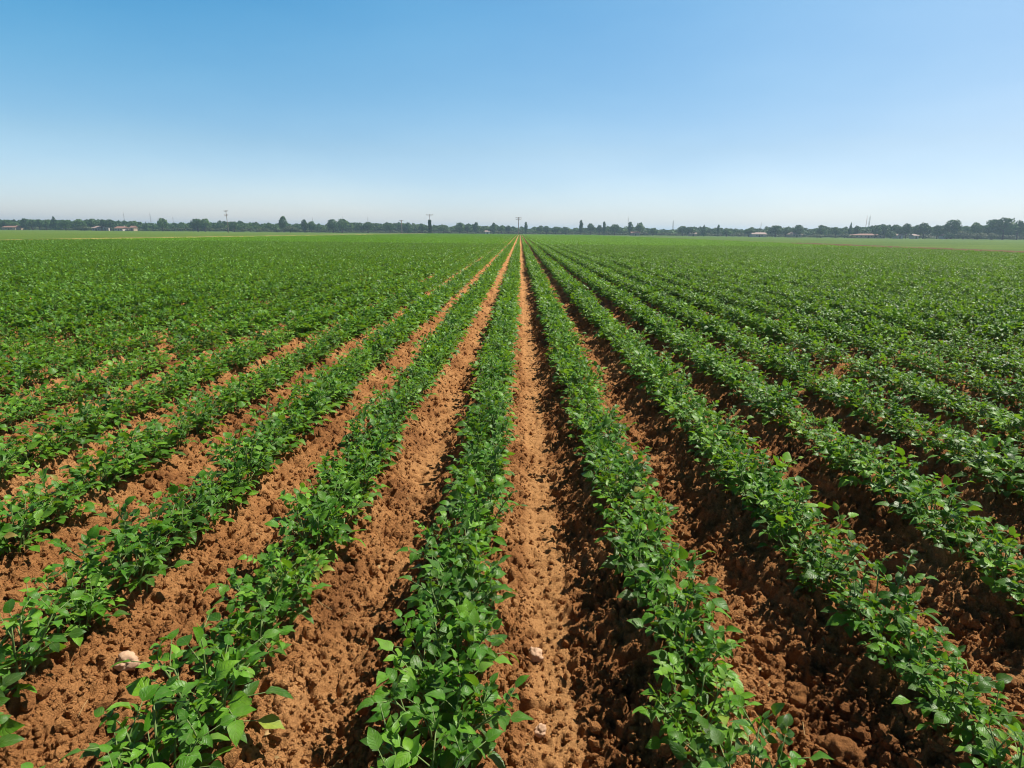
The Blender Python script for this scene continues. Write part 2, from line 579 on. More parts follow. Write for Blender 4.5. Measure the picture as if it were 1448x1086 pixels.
MID_MESH = [make_plant_meshes(160 + i, [1.0, 1.05, 0.95, 1.0, 1.1, 0.92][i], i == 5, True) for i in range(6)]

# every plant of the field: x, y, turn, size, variant
P = []
for k in range(K_MIN, K_MAX):
    xr = row_x(k)
    if not (XL + 0.5 < xr < XR - 0.5): continue
    y = 0.55 + RNG.uniform(0, 0.25)
    while y < 62:
        P.append((k, xr + 0.03 * float(perlin(np.array([y * 0.22]), np.array([k * 3.7]), 55)[0]) + RNG.normal(0, 0.02), y + RNG.normal(0, 0.02), RNG.uniform(0, 6.28), RNG.uniform(0.85, 1.15), RNG.integers(0, 10)))
        y += RNG.uniform(0.21, 0.29)
P = np.array(P)
kx, px_, py_ = P[:, 0], P[:, 1], P[:, 2]
# the thin, weedy patch left of the middle rows
thin = np.exp(-(((px_ + 5.0) / 1.6) ** 2 + ((py_ - 7.2) / 1.7) ** 2)) + 0.8 * np.exp(-(((px_ + 3.2) / 0.9) ** 2 + ((py_ - 5.6) / 1.2) ** 2))
sel = RNG.random(len(P)) < np.clip(thin, 0, 0.4)
P[sel, 5] = RNG.integers(10, 12, sel.sum())
P[sel, 4] *= RNG.uniform(0.85, 1.15, sel.sum())
sel = RNG.random(len(P)) < 0.05
P[sel, 5] = RNG.integers(10, 12, sel.sum())
vig = perlin(px_ * 0.35, py_ * 0.35, 77)
P[:, 4] *= (1.0 + 0.12 * vig) * np.interp(py_, [1.5, 3.0, 6, 20], [0.88, 0.96, 1.0, 1.02]) * np.where(px_ < -2.6, 1.05, 1.0)
gap = (RNG.random(len(P)) < 0.015) | ((thin > 0.5) & (RNG.random(len(P)) < 0.10))
P = P[~gap]
kx, px_, py_ = P[:, 0], P[:, 1], P[:, 2]
PZ = ridge(px_)[0] - 0.012
sx, sy, sd = project(px_, py_, PZ + 0.13)
infr = (sx > -25) & (sx < PW + 25) & (sy < PH + 35) & (sd > 0.3)
size_px = np.where(infr, 1 / sd, 0)
order = np.argsort(-size_px)[:300]
hero = np.zeros(len(P), bool); hero[order] = True


def ordinal(n):
    w = ['first', 'second', 'third', 'fourth', 'fifth', 'sixth', 'seventh', 'eighth', 'ninth', 'tenth', 'eleventh', 'twelfth']
    if n <= 12: return w[n - 1]
    return '%d%s' % (n, 'th' if 10 <= n % 100 <= 20 else {1: 'st', 2: 'nd', 3: 'rd'}.get(n % 10, 'th'))


cnt = {}
for i in sorted(np.nonzero(hero)[0], key=lambda i: (kx[i], py_[i])):
    k = int(kx[i])
    cnt[k] = cnt.get(k, 0) + 1
    rowname = '%s row %s' % (ordinal(k if k >= 1 else 1 - k), 'right' if k >= 1 else 'left')
    o = empty('crop_plant', (px_[i], py_[i], PZ[i]))
    o.rotation_euler = (0, 0, P[i, 3])
    nar = P[i, 4] * 0.98 * np.interp(abs(px_[i]), [1.5, 4.5], [1.0, 0.94])
    o.scale = (nar, nar, P[i, 4] * np.interp(abs(px_[i]), [1.0, 3.0], [1.04, 0.94]))
    tag(o, 'leafy green crop plant, %s from near end in %s of the middle furrow' % (ordinal(cnt[k]), rowname), 'crop plant', 'young crop plants growing in ridged rows')
    fm, sm = PLANT_MESH[int(P[i, 5])]
    link('foliage', fm, o)
    link('stems', sm, o)


def scatter(name, pts, rot, scl, idx, sources):
    """one object that repeats the source geometries at its points"""
    me = bpy.data.meshes.new(name)
    me.vertices.add(len(pts)); me.vertices.foreach_set('co', np.asarray(pts, np.float32).ravel())
    a = me.attributes.new('rot', 'FLOAT_VECTOR', 'POINT'); a.data.foreach_set('vector', np.asarray(rot, np.float32).ravel())
    a = me.attributes.new('scl', 'FLOAT_VECTOR', 'POINT'); a.data.foreach_set('vector', np.asarray(scl, np.float32).ravel())
    a = me.attributes.new('idx', 'INT', 'POINT'); a.data.foreach_set('value', np.asarray(idx, np.int32))
    o = link(name, me)
    g = bpy.data.node_groups.new(name, 'GeometryNodeTree')
    g.interface.new_socket('Geometry', in_out='INPUT', socket_type='NodeSocketGeometry')
    g.interface.new_socket('Geometry', in_out='OUTPUT', socket_type='NodeSocketGeometry')
    N = g.nodes
    gi, go = N.new('NodeGroupInput'), N.new('NodeGroupOutput')
    ip = N.new('GeometryNodeInstanceOnPoints')
    ip.inputs['Pick Instance'].default_value = True
    jn = N.new('GeometryNodeJoinGeometry')
    for meshes in reversed(sources):            # the join lists its inputs last first
        sub = N.new('GeometryNodeJoinGeometry')
        for m in meshes:
            so = bpy.data.objects.new(m.name, m)      # data holder, never linked to the scene
            oi = N.new('GeometryNodeObjectInfo'); oi.inputs['Object'].default_value = so
            g.links.new(oi.outputs['Geometry'], sub.inputs[0])
        ti = N.new('GeometryNodeGeometryToInstance')
        g.links.new(sub.outputs[0], ti.inputs[0])
        g.links.new(ti.outputs[0], jn.inputs[0])

    def na(nm, typ):
        n = N.new('GeometryNodeInputNamedAttribute'); n.data_type = typ; n.inputs['Name'].default_value = nm
        return n.outputs['Attribute']
    g.links.new(gi.outputs[0], ip.inputs['Points'])
    g.links.new(jn.outputs[0], ip.inputs['Instance'])
    g.links.new(na('idx', 'INT'), ip.inputs['Instance Index'])
    g.links.new(na('rot', 'FLOAT_VECTOR'), ip.inputs['Rotation'])
    g.links.new(na('scl', 'FLOAT_VECTOR'), ip.inputs['Scale'])
    g.links.new(ip.outputs[0], go.inputs[0])
    md = o.modifiers.new('scatter', 'NODES'); md.node_group = g
    return o


# the rest of the crop: the same plants to 62 m, then row pieces with coarser leaves
def coarse_row(seed, length, nleaf, lsize, w=0.30, h=0.24):
    rng = np.random.default_rng(seed)
    mb = MB()
    for i in range(nleaf):
        z = h * rng.random() ** 0.6
        half = w / 2 * math.sqrt(max(0.15, 1 - (z / h) ** 2 * 0.75))
        p = np.array([rng.uniform(-half, half), rng.uniform(0, length), z + 0.08])
        d = np.array([rng.normal(), rng.normal(), rng.uniform(-0.3, 0.7)])
        d = unit(d); up = unit(np.array([rng.normal() * 0.5, rng.normal() * 0.5, 1.0])); s = unit(np.cross(d, up))
        L = lsize * rng.uniform(0.7, 1.3)
        mid = p + d * L * 0.5 + up * L * 0.1
        mb.add([p, mid + s * L * 0.33, p + d * L, mid - s * L * 0.33], [(0, 1, 2, 3)], tint=float(np.clip(rng.normal(0.52, 0.2), 0, 0.88)))
    return mb.mesh('row piece', M_LEAF_FAR, False)


rest = ~hero
mx = np.abs(px_) < (py_ * 1.02 + 2.5)
rest &= mx
ROWP = []
for k in range(K_MIN, K_MAX):
    xr = row_x(k)
    if not (XL + 0.5 < xr < XR - 0.5): continue
    for y in np.arange(62, 338, 3.0):
        if abs(xr) < y * 1.02 + 3: ROWP.append((xr, y))
ROWP = np.array(ROWP)
nP, nR = int(rest.sum()), len(ROWP)
far_idx = np.where(ROWP[:, 1] < 130, 18 + RNG.integers(0, 3, nR), 21 + RNG.integers(0, 3, nR))
coarse = [[coarse_row(300 + i, 3.0, 460, 0.105)] for i in range(3)] + [[coarse_row(310 + i, 3.0, 480, 0.10)] for i in range(3)]
pts = np.concatenate([np.stack([px_[rest], py_[rest], PZ[rest]], -1), np.stack([ROWP[:, 0], ROWP[:, 1], np.zeros(nR)], -1)])
rot = np.zeros((nP + nR, 3)); rot[:nP, 2] = P[rest, 3]
scl = np.ones((nP + nR, 3)); scl[:nP] = P[rest, 4][:, None] * np.array(np.stack([np.interp(np.abs(px_[rest]), [1.5, 5.0], [1.0, 0.85])] * 2 + [np.full(nP, 0.98)], -1))
scl[nP:, 2] = RNG.uniform(0.85, 1.15, nR)
crop = scatter('crop_rows', pts, rot, scl, np.concatenate([np.where(py_[rest] < 7.5, P[rest, 5].astype(int), np.where(P[rest, 5] < 10, 12 + P[rest, 5].astype(int) % 5, 17)), far_idx]), [list(m) for m in PLANT_MESH + MID_MESH] + coarse)
tag(crop, 'green crop rows filling the flat field out to the trees', 'crop', kind='stuff')

# ------------------------------------------------------------------ clods and stones
import bmesh


def clod_mesh(name, seed, mat, sub=3, rough=1.0, flat=0.75):
    bm = bmesh.new()
    bmesh.ops.create_icosphere(bm, subdivisions=sub, radius=1)
    from mathutils import noise
    off = Vector((seed * 3.7, seed * 1.3, seed * 7.1))
    for v in bm.verts:
        p = v.co.copy()
        d = 1 + rough * (0.34 * noise.noise(p * 1.1 + off) + 0.20 * noise.noise(p * 2.6 + off) + 0.10 * noise.noise(p * 6 + off))
        v.co = Vector((p.x * d, p.y * d * 0.86, p.z * d * flat))
    me = bpy.data.meshes.new(name)
    bm.to_mesh(me); bm.free()
    for p in me.polygons: p.use_smooth = sub > 2
    me.materials.append(mat)
    return me


clods = [[clod_mesh('clod', i, M_CLOD, 2, 1.5)] for i in range(8)]
NC = 190000
yy = 1.0 + 13 * RNG.random(NC) ** 1.7
xx = RNG.uniform(-1, 1, NC) * (yy * 1.0 + 1.2)
hh, cr = soil_height(xx, yy)
cs = 0.0030 + 0.0042 * RNG.exponential(1.0, NC)
cs = np.clip(cs, 0.003, 0.03) * np.where(cr > 0.5, 0.7, 1.0)
kp = RNG.random(NC) < (1 - 0.6 * cr)
xx, yy, hh, cs = xx[kp], yy[kp], hh[kp], cs[kp]
cl = scatter('soil_clods', np.stack([xx, yy, hh + cs * 0.15], -1), RNG.uniform(0, 6.28, (len(xx), 3)), np.repeat(cs[:, None], 3, 1), RNG.integers(0, 8, len(xx)), clods)
tag(cl, 'crumbly reddish soil clods lying between the crop rows', 'soil clods', kind='stuff')


def litter_meshes():
    out = []
    rng = np.random.default_rng(64)
    for i in range(3):                       # bits of straw and broken stalk
        m = MB(); L = rng.uniform(.025, .06)
        m.tube([(-L, 0, 0), (0, rng.normal() * .004, .003), (L, rng.normal() * .006, 0)], [.0016, .0018, .001], 4)
        out.append([m.mesh('straw', M_STRAW)])
    for i in range(3):                       # curled dead leaves
        m = MB()
        leaflet(m, np.array([-.015, 0, 0]), np.array([1.0, 0, .2]), np.array([0, 0, 1.0]), .034, .02, 1.6, .8, .5, rng)
        out.append([m.mesh('dead leaf', M_STRAW)])
    return out


M_STRAW = plain('dry straw', (0.22, 0.13, 0.055), (0.46, 0.33, 0.15), 0.85, 40)
NL = 3200
yy = 1.0 + 13 * RNG.random(NL) ** 1.5
xx = RNG.uniform(-1, 1, NL) * (yy * 1.0 + 1.2)
dens = np.exp(-(((xx + 4.6) / 2.0) ** 2 + ((yy - 6.8) / 2.0) ** 2))
kp = RNG.random(NL) < 0.35 + dens
xx, yy = xx[kp], yy[kp]
hh, _ = soil_height(xx, yy)
rt = np.stack([RNG.normal(0, .25, len(xx)), RNG.normal(0, .25, len(xx)), RNG.uniform(0, 6.28, len(xx))], -1)
lt = scatter('dry_litter', np.stack([xx, yy, hh + .006], -1), rt, np.repeat(RNG.uniform(.5, 1.2, (len(xx), 1)), 3, 1), RNG.integers(0, 6, len(xx)), litter_meshes())
tag(lt, 'bits of straw and dead leaves scattered over the furrows', 'litter', kind='stuff')


def rock(name, px, py, wpx, seed, mat, label, cat, rough=0.8):
    p = on_plane(px, py, 0.03)
    h, _ = soil_height(np.array([p.x]), np.array([p.y]))
    p = on_plane(px, py, float(h[0]) + 0.01)
    dist = (p - Vector((0, 0, CAM_H))).length
    s = wpx / F * dist * 0.5
    o = link(name, clod_mesh(name, seed, mat, 4, rough))
    o.location = (p.x, p.y, p.z + s * 0.02)
    o.scale = (s, s, s)
    o.rotation_euler = (0.2, 0.1, seed)
    tag(o, label, cat)


rock('stone', 758, 926, 21, 21, M_STONE, 'pale pinkish stone lying in the middle furrow', 'stone', 1.2)
rock('stone', 180, 936, 25, 22, M_STONE, 'pale stone beside a crop plant at the lower left', 'stone', 1.1)
rock('stone', 764, 1034, 16, 23, M_STONE, 'small pale stone at the near end of the middle furrow', 'stone', 1.2)
rock('soil_clod', 200, 1048, 46, 24, M_CLOD, 'large brown earth clod in the bottom left corner furrow', 'clod', 1.5)
rock('soil_clod', 1126, 985, 34, 25, M_CLOD, 'rounded earth clod right of the first row right of the middle furrow', 'clod', 1.5)
rock('soil_clod', 1188, 1066, 40, 26, M_CLOD, 'large earth clod at the bottom edge on the right', 'clod', 1.5)
rock('soil_clod', 1000, 778, 20, 27, M_CLOD, 'round earth clod on the bank farther up the right furrow', 'clod', 1.5)

# ------------------------------------------------------------------ trees
TREE_KINDS = {
    'round': [(0, 0, .62, .36), (.2, .1, .5, .27), (-.2, .05, .52, .28), (0, -.2, .5, .27), (.05, .05, .8, .2), (-.1, .2, .72, .2)],
    'broad': [(-.28, 0, .55, .25), (.27, .05, .57, .26), (0, .1, .7, .28), (.05, -.2, .5, .27), (-.12, -.1, .78, .19), (.3, -.1, .38, .19), (-.33, .1, .36, .19), (0, .2, .4, .26), (.15, 0, .83, .15)],
    'tall': [(0, 0, .3, .28), (.05, 0, .5, .36), (-.05, 0, .68, .34), (.03, .05, .84, .26), (0, 0, .94, .14)],
    'conical': [(0, 0, .2, .42), (.05, .04, .38, .34), (-.03, 0, .55, .27), (0, 0, .72, .19), (0, 0, .86, .12), (0, 0, .95, .06)],
    'bush': [(-.3, 0, .35, .3), (.28, .05, .4, .32), (0, -.1, .5, .36), (.05, .15, .42, .34), (-.1, .1, .68, .24)],
}


def crown_data(kind, seed, n, q):
    rng = np.random.default_rng(seed)
    lobes = TREE_KINDS[kind]
    if kind in ('tall', 'conical'): zs = 0.16 / 0.3
    else: zs = 0.75
    extra = []
    for (x, y, z, r) in lobes:
        for _ in range(3):
            d = unit(rng.normal(size=3))
            extra.append((x + d[0] * r * .8, y + d[1] * r * .8, z + d[2] * r * .8 * zs, r * rng.uniform(.3, .5)))
    allL = list(lobes) + extra
    V, T = [], []
    w = np.array([l[3] ** 2 for l in allL]); w /= w.sum()
    for li, (x, y, z, r) in enumerate(allL):
        m = max(8, int(n * w[li]))
        tl = rng.normal(0.45, 0.2)
        d = rng.normal(size=(m, 3)); d /= np.linalg.norm(d, axis=1)[:, None]
        rr = r * rng.uniform(0.72, 1.08, m)
        c = np.stack([x + d[:, 0] * rr, y + d[:, 1] * rr, z + d[:, 2] * rr * zs], -1)
        nrm = d + 0.55 * rng.normal(size=(m, 3)); nrm /= np.linalg.norm(nrm, axis=1)[:, None]
        a = np.cross(nrm, rng.normal(size=(m, 3))); a /= np.linalg.norm(a, axis=1)[:, None]
        b = np.cross(nrm, a)
        s = q * rng.uniform(0.6, 1.4, m)[:, None]
        quad = np.stack([c - a * s, c - b * s * .7, c + a * s, c + b * s * .7], 1)
        V.append(quad.reshape(-1, 3))
        T.append(np.repeat(np.clip(tl + rng.normal(0, 0.1, m), 0, 0.85), 4))
    V = np.concatenate(V); T = np.concatenate(T)
    V[:, 2] = np.maximum(V[:, 2], 0.05)
    return V, np.arange(len(V)).reshape(-1, 4), T


def tree_meshes(kind, seed, mat):
    V, Q, T = crown_data(kind, seed, 1500, 0.042)
    mb = MB(); mb.add(V, Q, None, T)
    crown = mb.mesh('crown', mat, False)
    rng = np.random.default_rng(seed + 1)
    tb = MB()
    top = 0.62 if kind != 'bush' else 0.4
    tb.tube([(0, 0, -0.02), (0.01, 0, top * 0.4), (0.0, 0.01, top)], [0.05, 0.036, 0.012], 8)
    for i in range(5):
        a = i * 1.3; z = top * rng.uniform(.3, .7)
        tb.tube([(0, 0, z), (.12 * math.cos(a), .12 * math.sin(a), z + .1), (.24 * math.cos(a), .24 * math.sin(a), z + .17)], [0.02, 0.013, 0.005], 5)
    return crown, tb.mesh('trunk', M_BARK)


TM = {}
for kind in TREE_KINDS:
    TM[kind] = [tree_meshes(kind, 500 + 10 * i + len(kind), M_CROWN) for i in range(2)]
TM['pale'] = [tree_meshes('bush', 590 + i, M_BUSH) for i in range(2)]


def dist_at(px):
    return float(np.interp(px, [0, 350, 700, 900, 1100, 1300, 1448], [400, 400, 450, 430, 385, 345, 325]))


def tree(px, top, w, kind, label, cat='tree', name='tree', near=6.0, vi=0, group=None, base=None):
    Y = dist_at(px) - near
    pt = at(px, top, Y)
    z0 = -0.1
    h = pt.z - z0
    ww = w / F * Y / math.cos(PITCH)
    o = empty(name, (pt.x, Y, z0))
    ks = 0.90 if kind not in ('tall', 'conical') else 0.95
    o.scale = (ww / ks, ww / ks, h)
    o.rotation_euler = (0, 0, px * 1.7)
    tag(o, label, cat, group)
    c, t = TM[kind][vi]
    link('crown', c, o); link('trunk', t, o)
    return o


TREES = [
    (8, 309.5, 16, 'broad', 'low broad tree behind the house at the far left edge'),
    (33, 309, 12, 'tall', 'slim tree right of the house at the far left edge'),
    (43, 309, 13, 'round', 'round tree left of the tall pointed tree, far left'),
    (54, 309, 12, 'round', 'small round tree beside the tall pointed tree, far left'),
    (63, 309.5, 10, 'round', 'narrow dark tree touching the left of the tall pointed tree'),
    (75, 306, 14, 'conical', 'tall pointed tree rising highest at the far left'),
    (91, 310, 16, 'broad', 'broad tree just right of the tall pointed tree, far left'),
    (112, 308.5, 14, 'round', 'rounded tree between the tall pointed tree and the white house'),
    (130, 308, 14, 'round', 'dark round tree behind the pink and white house'),
    (146, 309, 12, 'round', 'round tree behind the small narrow house on the left'),
    (154, 309, 14, 'round', 'dark round tree behind and between the left houses'),
    (189, 311, 11, 'round', 'tree by the small orange building on the left'),
    (206, 313.5, 8, 'conical', 'small pointed tree right of the small orange building'),
    (228, 307, 14, 'round', 'lone bushy tree standing above the hedge, left of the leaning pole'),
    (278, 308, 20, 'broad', 'large dark double crowned tree left of the leaning utility pole'),
    (288, 307.5, 16, 'round', 'taller right half of the dark crowned pair by the leaning pole'),
    (330, 312, 16, 'broad', 'broad tree just right of the leaning utility pole'),
    (400, 306, 14, 'tall', 'lone upright tree with ragged crown, right of the leaning pole'),
    (430, 310.5, 11, 'tall', 'left of two close upright trees past the lone ragged tree'),
    (440, 311.5, 12, 'round', 'right of two close upright trees past the lone ragged tree'),
    (470, 308.5, 15, 'round', 'left half of the big bluish tree pair left of centre'),
    (483, 308, 17, 'round', 'right half of the big bluish tree pair left of centre'),
    (520, 312.5, 14, 'broad', 'broad tree under the thin mast left of centre'),
    (551, 314, 12, 'round', 'rounded tree left of the dark crossarm post'),
    (576, 314.5, 11, 'conical', 'pointed tree just right of the dark crossarm post'),
    (597, 316, 10, 'round', 'round tree just left of the vine covered pole'),
    (627, 317, 12, 'round', 'tree right of the vine covered pole'),
    (650, 313.5, 13, 'broad', 'broad dark tree right of the gap after the vine covered pole'),
    (661, 315.5, 9, 'round', 'round tree second right of the gap after the vine pole'),
    (673, 314.5, 10, 'tall', 'flat topped tree third right of the gap after the vine pole'),
    (698, 315, 8, 'tall', 'square topped tree left of the centre utility pole'),
    (709, 317.5, 9, 'round', 'small round tree left of the centre utility pole'),
    (719, 318, 9, 'round', 'small tree touching the left of the centre utility pole'),
    (744, 314, 6, 'tall', 'slender tree with knob top right of the centre utility pole'),
    (764, 318, 10, 'round', 'round tree second right of the centre utility pole'),
    (773, 318.5, 10, 'round', 'round tree third right of the centre utility pole'),
    (786, 319.5, 12, 'broad', 'broad low tree midway from centre pole to the tall column tree'),
    (800, 320, 12, 'broad', 'broad low tree left of the tall column tree'),
    (822, 311.5, 7, 'tall', 'tall narrow column shaped tree right of centre'),
    (836, 314.5, 10, 'round', 'round headed tree right of the tall column tree'),
    (848, 317, 9, 'round', 'small tree left of the slim dark tree right of centre'),
    (855, 313.5, 6, 'tall', 'slim dark tree two right of the tall column tree'),
    (870, 316, 14, 'broad', 'broad spreading tree left of the thin mast right of centre'),
    (892, 314, 9, 'tall', 'upright tree below the thin mast right of centre'),
    (905, 313.5, 12, 'round', 'large round tree right of the thin mast, right of centre'),
    (924, 321.5, 12, 'broad', 'low tree left of the grey lattice mast'),
    (966, 318.5, 12, 'broad', 'broad tree right of the grey lattice mast'),
    (977, 320, 14, 'broad', 'second broad tree right of the grey lattice mast'),
    (996, 318, 10, 'conical', 'cone topped tree right of the pinkish house among trees'),
    (1016, 318, 5, 'tall', 'thin spire tree right of the cone topped tree'),
    (1028, 323, 14, 'broad', 'low broad tree right of the thin spire tree'),
    (1060, 321.5, 14, 'round', 'rounded tree left of the short mast on the right'),
    (1098, 317.5, 20, 'broad', 'wide grey green tree left of the tan house'),
    (1112, 320, 10, 'round', 'dark tree just left of the tan house'),
    (1130, 316.5, 14, 'broad', 'tree rising behind the tan house'),
    (1163, 317, 16, 'broad', 'broad tree behind the pale bush right of the tan house'),
    (1183, 320, 12, 'round', 'round tree left of the sharp pointed tree on the right'),
    (1204, 314.5, 7, 'conical', 'sharp pointed tree left of the twin masts'),
    (1213, 318, 9, 'round', 'round tree between the sharp pointed tree and the twin masts'),
    (1240, 317, 13, 'round', 'tree right of the twin masts behind the reddish shed'),
    (1253, 317, 14, 'broad', 'broad tree right of and behind the reddish shed'),
    (1268, 316, 13, 'round', 'hazy round tree behind the dark bush right of the shed'),
    (1284, 314.5, 14, 'round', 'dark leaning tree right of the reddish shed'),
    (1297, 316.5, 8, 'round', 'small hazy tree between the two dark trees on the right'),
    (1309, 313.5, 17, 'round', 'dark full tree with pale bush at its foot, right'),
    (1328, 317, 14, 'broad', 'grey green tree left of the big flat topped dark tree'),
    (1350, 308.5, 22, 'broad', 'big flat topped dark tree on the right'),
    (1383, 312.5, 14, 'round', 'rounded tree left of the biggest tree at far right'),
    (1407, 308, 24, 'broad', 'left half of the biggest tree group at far right'),
    (1424, 305.5, 26, 'broad', 'tallest broad crown of the big group at far right'),
    (1443, 310, 16, 'round', 'tree at the right edge beside the tallest broad crown'),
]
for i, (px, top, w, kind, lab) in enumerate(TREES):
    tree(px, top, w, kind, lab, vi=i % 2, near=8 + (i * 37 % 7))
BUSHES = [
    (118, 318, 14, 'pale', 'pale bush left of the pink and white house'),
    (410, 317.5, 18, 'pale', 'pale rounded bush at the foot of the lone ragged tree'),
    (1156, 330, 14, 'pale', 'pale green bush right of the tan house'),
    (1195, 329, 16, 'pale', 'grey green bush left of the reddish shed'),
    (1261, 325, 13, 'bush', 'dark round bush at the right end of the reddish shed'),
    (1345, 327, 12, 'bush', 'dark bush at the foot of the big flat topped tree'),
    (1364, 325, 18, 'pale', 'grey bush right below the big flat topped tree'),
    (1384, 327.5, 22, 'pale', 'light yellow green bush left of the biggest tree group'),
    (1405, 328, 14, 'pale', 'pale bush in front of the biggest tree group'),
]
for i, (px, top, w, kind, lab) in enumerate(BUSHES):
    tree(px, top, w, kind, lab, 'bush', 'bush', near=20, vi=i % 2)

# the wood behind, which reads as one mass, and the low scrub along its foot
BT = [(-200, 309), (0, 311), (60, 311.5), (150, 311.5), (185, 313.5), (215, 316), (240, 316.5), (262, 315), (300, 313.5), (340, 313.5), (362, 315.5), (392, 316.5), (455, 317),
      (495, 315), (560, 316), (600, 318), (635, 321), (655, 318.5), (700, 320), (724, 322), (760, 323), (800, 323.5), (830, 324), (870, 322), (905, 322), (930, 326), (955, 326),
      (970, 322), (990, 322), (1010, 323.5), (1035, 325), (1055, 324), (1085, 323), (1110, 322), (1130, 322), (1150, 325), (1170, 323), (1190, 323), (1225, 322), (1250, 320),
      (1300, 321), (1350, 321), (1400, 319), (1448, 317), (1650, 314)]


def woodland():
    rng = np.random.default_rng(91)
    mb = MB()
    kinds = ['round', 'broad', 'broad', 'round', 'tall', 'bush']
    data = [crown_data(k, 700 + i, 420, 0.062) for i, k in enumerate(kinds)]
    for row in range(3):
        px = -200.0
        while px < 1650:
            Y = dist_at(px) + 8 + row * 9 + rng.uniform(-3, 3)
            top = np.interp(px, [b[0] for b in BT], [b[1] for b in BT]) + rng.uniform(-1.2, 2.2) - (1.6 if px > 560 else 0.6) + (2.0 if row == 0 else 0)
            pt = at(px, top, Y)
            w = rng.uniform(9, 15) / F * Y
            V, Q, T = data[rng.integers(0, len(data))]
            a = rng.uniform(0, 6.28)
            v = V.copy()
            x, y = v[:, 0] * w * 1.15, v[:, 1] * w * 1.15
            v = np.stack([pt.x + x * math.cos(a) - y * math.sin(a), Y + x * math.sin(a) + y * math.cos(a), -0.1 + v[:, 2] * (pt.z + 0.1)], -1)
            mb.add(v, Q, None, np.clip(T + rng.normal(0, 0.1), 0, 0.85))
            px += rng.uniform(3.8, 7)
    tag(link('distant_woodland', mb.mesh('distant_woodland', M_CROWN, False)), 'dense dark woodland belt closing off the fields along the horizon', 'woodland', kind='stuff')
    mb = MB()
    data = [crown_data('bush', 800 + i, 260, 0.075) for i in range(4)]
    px = -200.0
    while px < 1650:
        Y = dist_at(px) - 2 + rng.uniform(-4, 4)
        h = rng.uniform(1.2, 3.4); w = rng.uniform(4, 9)
        p = at(px, 330, Y)
        V, Q, T = data[rng.integers(0, 4)]
        v = np.stack([p.x + V[:, 0] * w, Y + V[:, 1] * w, -0.12 + V[:, 2] * h], -1)
        mb.add(v, Q, None, np.clip(T + rng.normal(-0.1, 0.2), 0, 0.85))
        px += rng.uniform(3, 8)
    tag(link('low_scrub', mb.mesh('low_scrub', M_BUSH, False)), 'low scrub growing along the foot of the woodland belt', 'scrub', kind='stuff')


woodland()

# ------------------------------------------------------------------ poles and masts


def top_h(px, top, Y):
    return at(px, top, Y).z


def utility_pole(px, top, Y, label, arms, lean=0.0, vine=None, r=0.16, arm_w=1.3):
    p = at(px, 330, Y)
    H = top_h(px, top, Y) + 0.1
    o = empty('utility_pole', (p.x, Y, -0.1))
    o.rotation_euler = (0, lean, 0)
    tag(o, label, 'utility pole', 'utility poles standing in the fields')
    mb = MB(); mb.tube([(0, 0, -0.4), (0, 0, H * .5), (0, 0, H)], [r, r * .85, r * .65], 10)
    link('post', mb.mesh('post', M_WOOD), o)
    for z in arms:
        a = MB(); a.box((-arm_w, -0.10 - r, H - z - 0.09), (arm_w, -r + 0.02, H - z + 0.09))
        a.tube([(-arm_w * .6, -r, H - z), (0, -r * .6, H - z - arm_w * .55)], 0.035, 5)
        a.tube([(arm_w * .6, -r, H - z), (0, -r * .6, H - z - arm_w * .55)], 0.035, 5)
        ao = link('crossarm', a.mesh('crossarm', M_WOOD), o)
        for x in (-arm_w * .92, 0.3, arm_w * .92):
            i = MB(); i.tube([(x, -r * .8, H - z + .09), (x, -r * .8, H - z + .2), (x, -r * .8, H - z + .34), (x, -r * .8, H - z + .42)], [.05, .10, .12, .05], 8)
            link('insulator', i.mesh('insulator', M_CERAMIC), ao)
    if vine:
        z0, z1, w = vine
        rng = np.random.default_rng(int(px))
        V, Q, T = crown_data('tall', int(px), 900, 0.055)
        v = V.copy(); v[:, 0] *= w * 1.5; v[:, 1] *= w * 1.5; v[:, 2] = z0 + v[:, 2] * (z1 - z0)
        m = MB(); m.add(v, Q, None, np.clip(T - .1, 0, 1))
        # fill the column so that it reads as an even sleeve of ivy
        n = 900
        th, zz = rng.uniform(0, 6.28, n), rng.uniform(z0, z1, n)
        c = np.stack([np.cos(th) * w * .45, np.sin(th) * w * .45, zz], -1)
        a_ = rng.normal(size=(n, 3)) * .16; b_ = rng.normal(size=(n, 3)) * .16
        m.add(np.stack([c - a_, c - b_, c + a_, c + b_], 1).reshape(-1, 3), np.arange(4 * n).reshape(-1, 4), None, np.repeat(rng.uniform(.1, .6, n), 4))
        link('ivy', m.mesh('ivy', M_CROWN, False), o)


utility_pole(323.5, 297, 300, 'leaning bare wooden utility pole standing in the left field', [0.5, 2.4], lean=-0.03, arm_w=0.9)
utility_pole(608, 303, 320, 'utility pole wrapped in a thick sleeve of ivy', [0.35], vine=(1.0, 7.2, 1.4), arm_w=1.7)
utility_pole(733, 307, 330, 'utility pole with twin crossarms where the rows converge', [0.35, 1.1], r=0.24, arm_w=1.5)
utility_pole(568, 311, 400, 'thick dark post with short crossarm in front of trees', [0.4], r=0.42, arm_w=1.4)


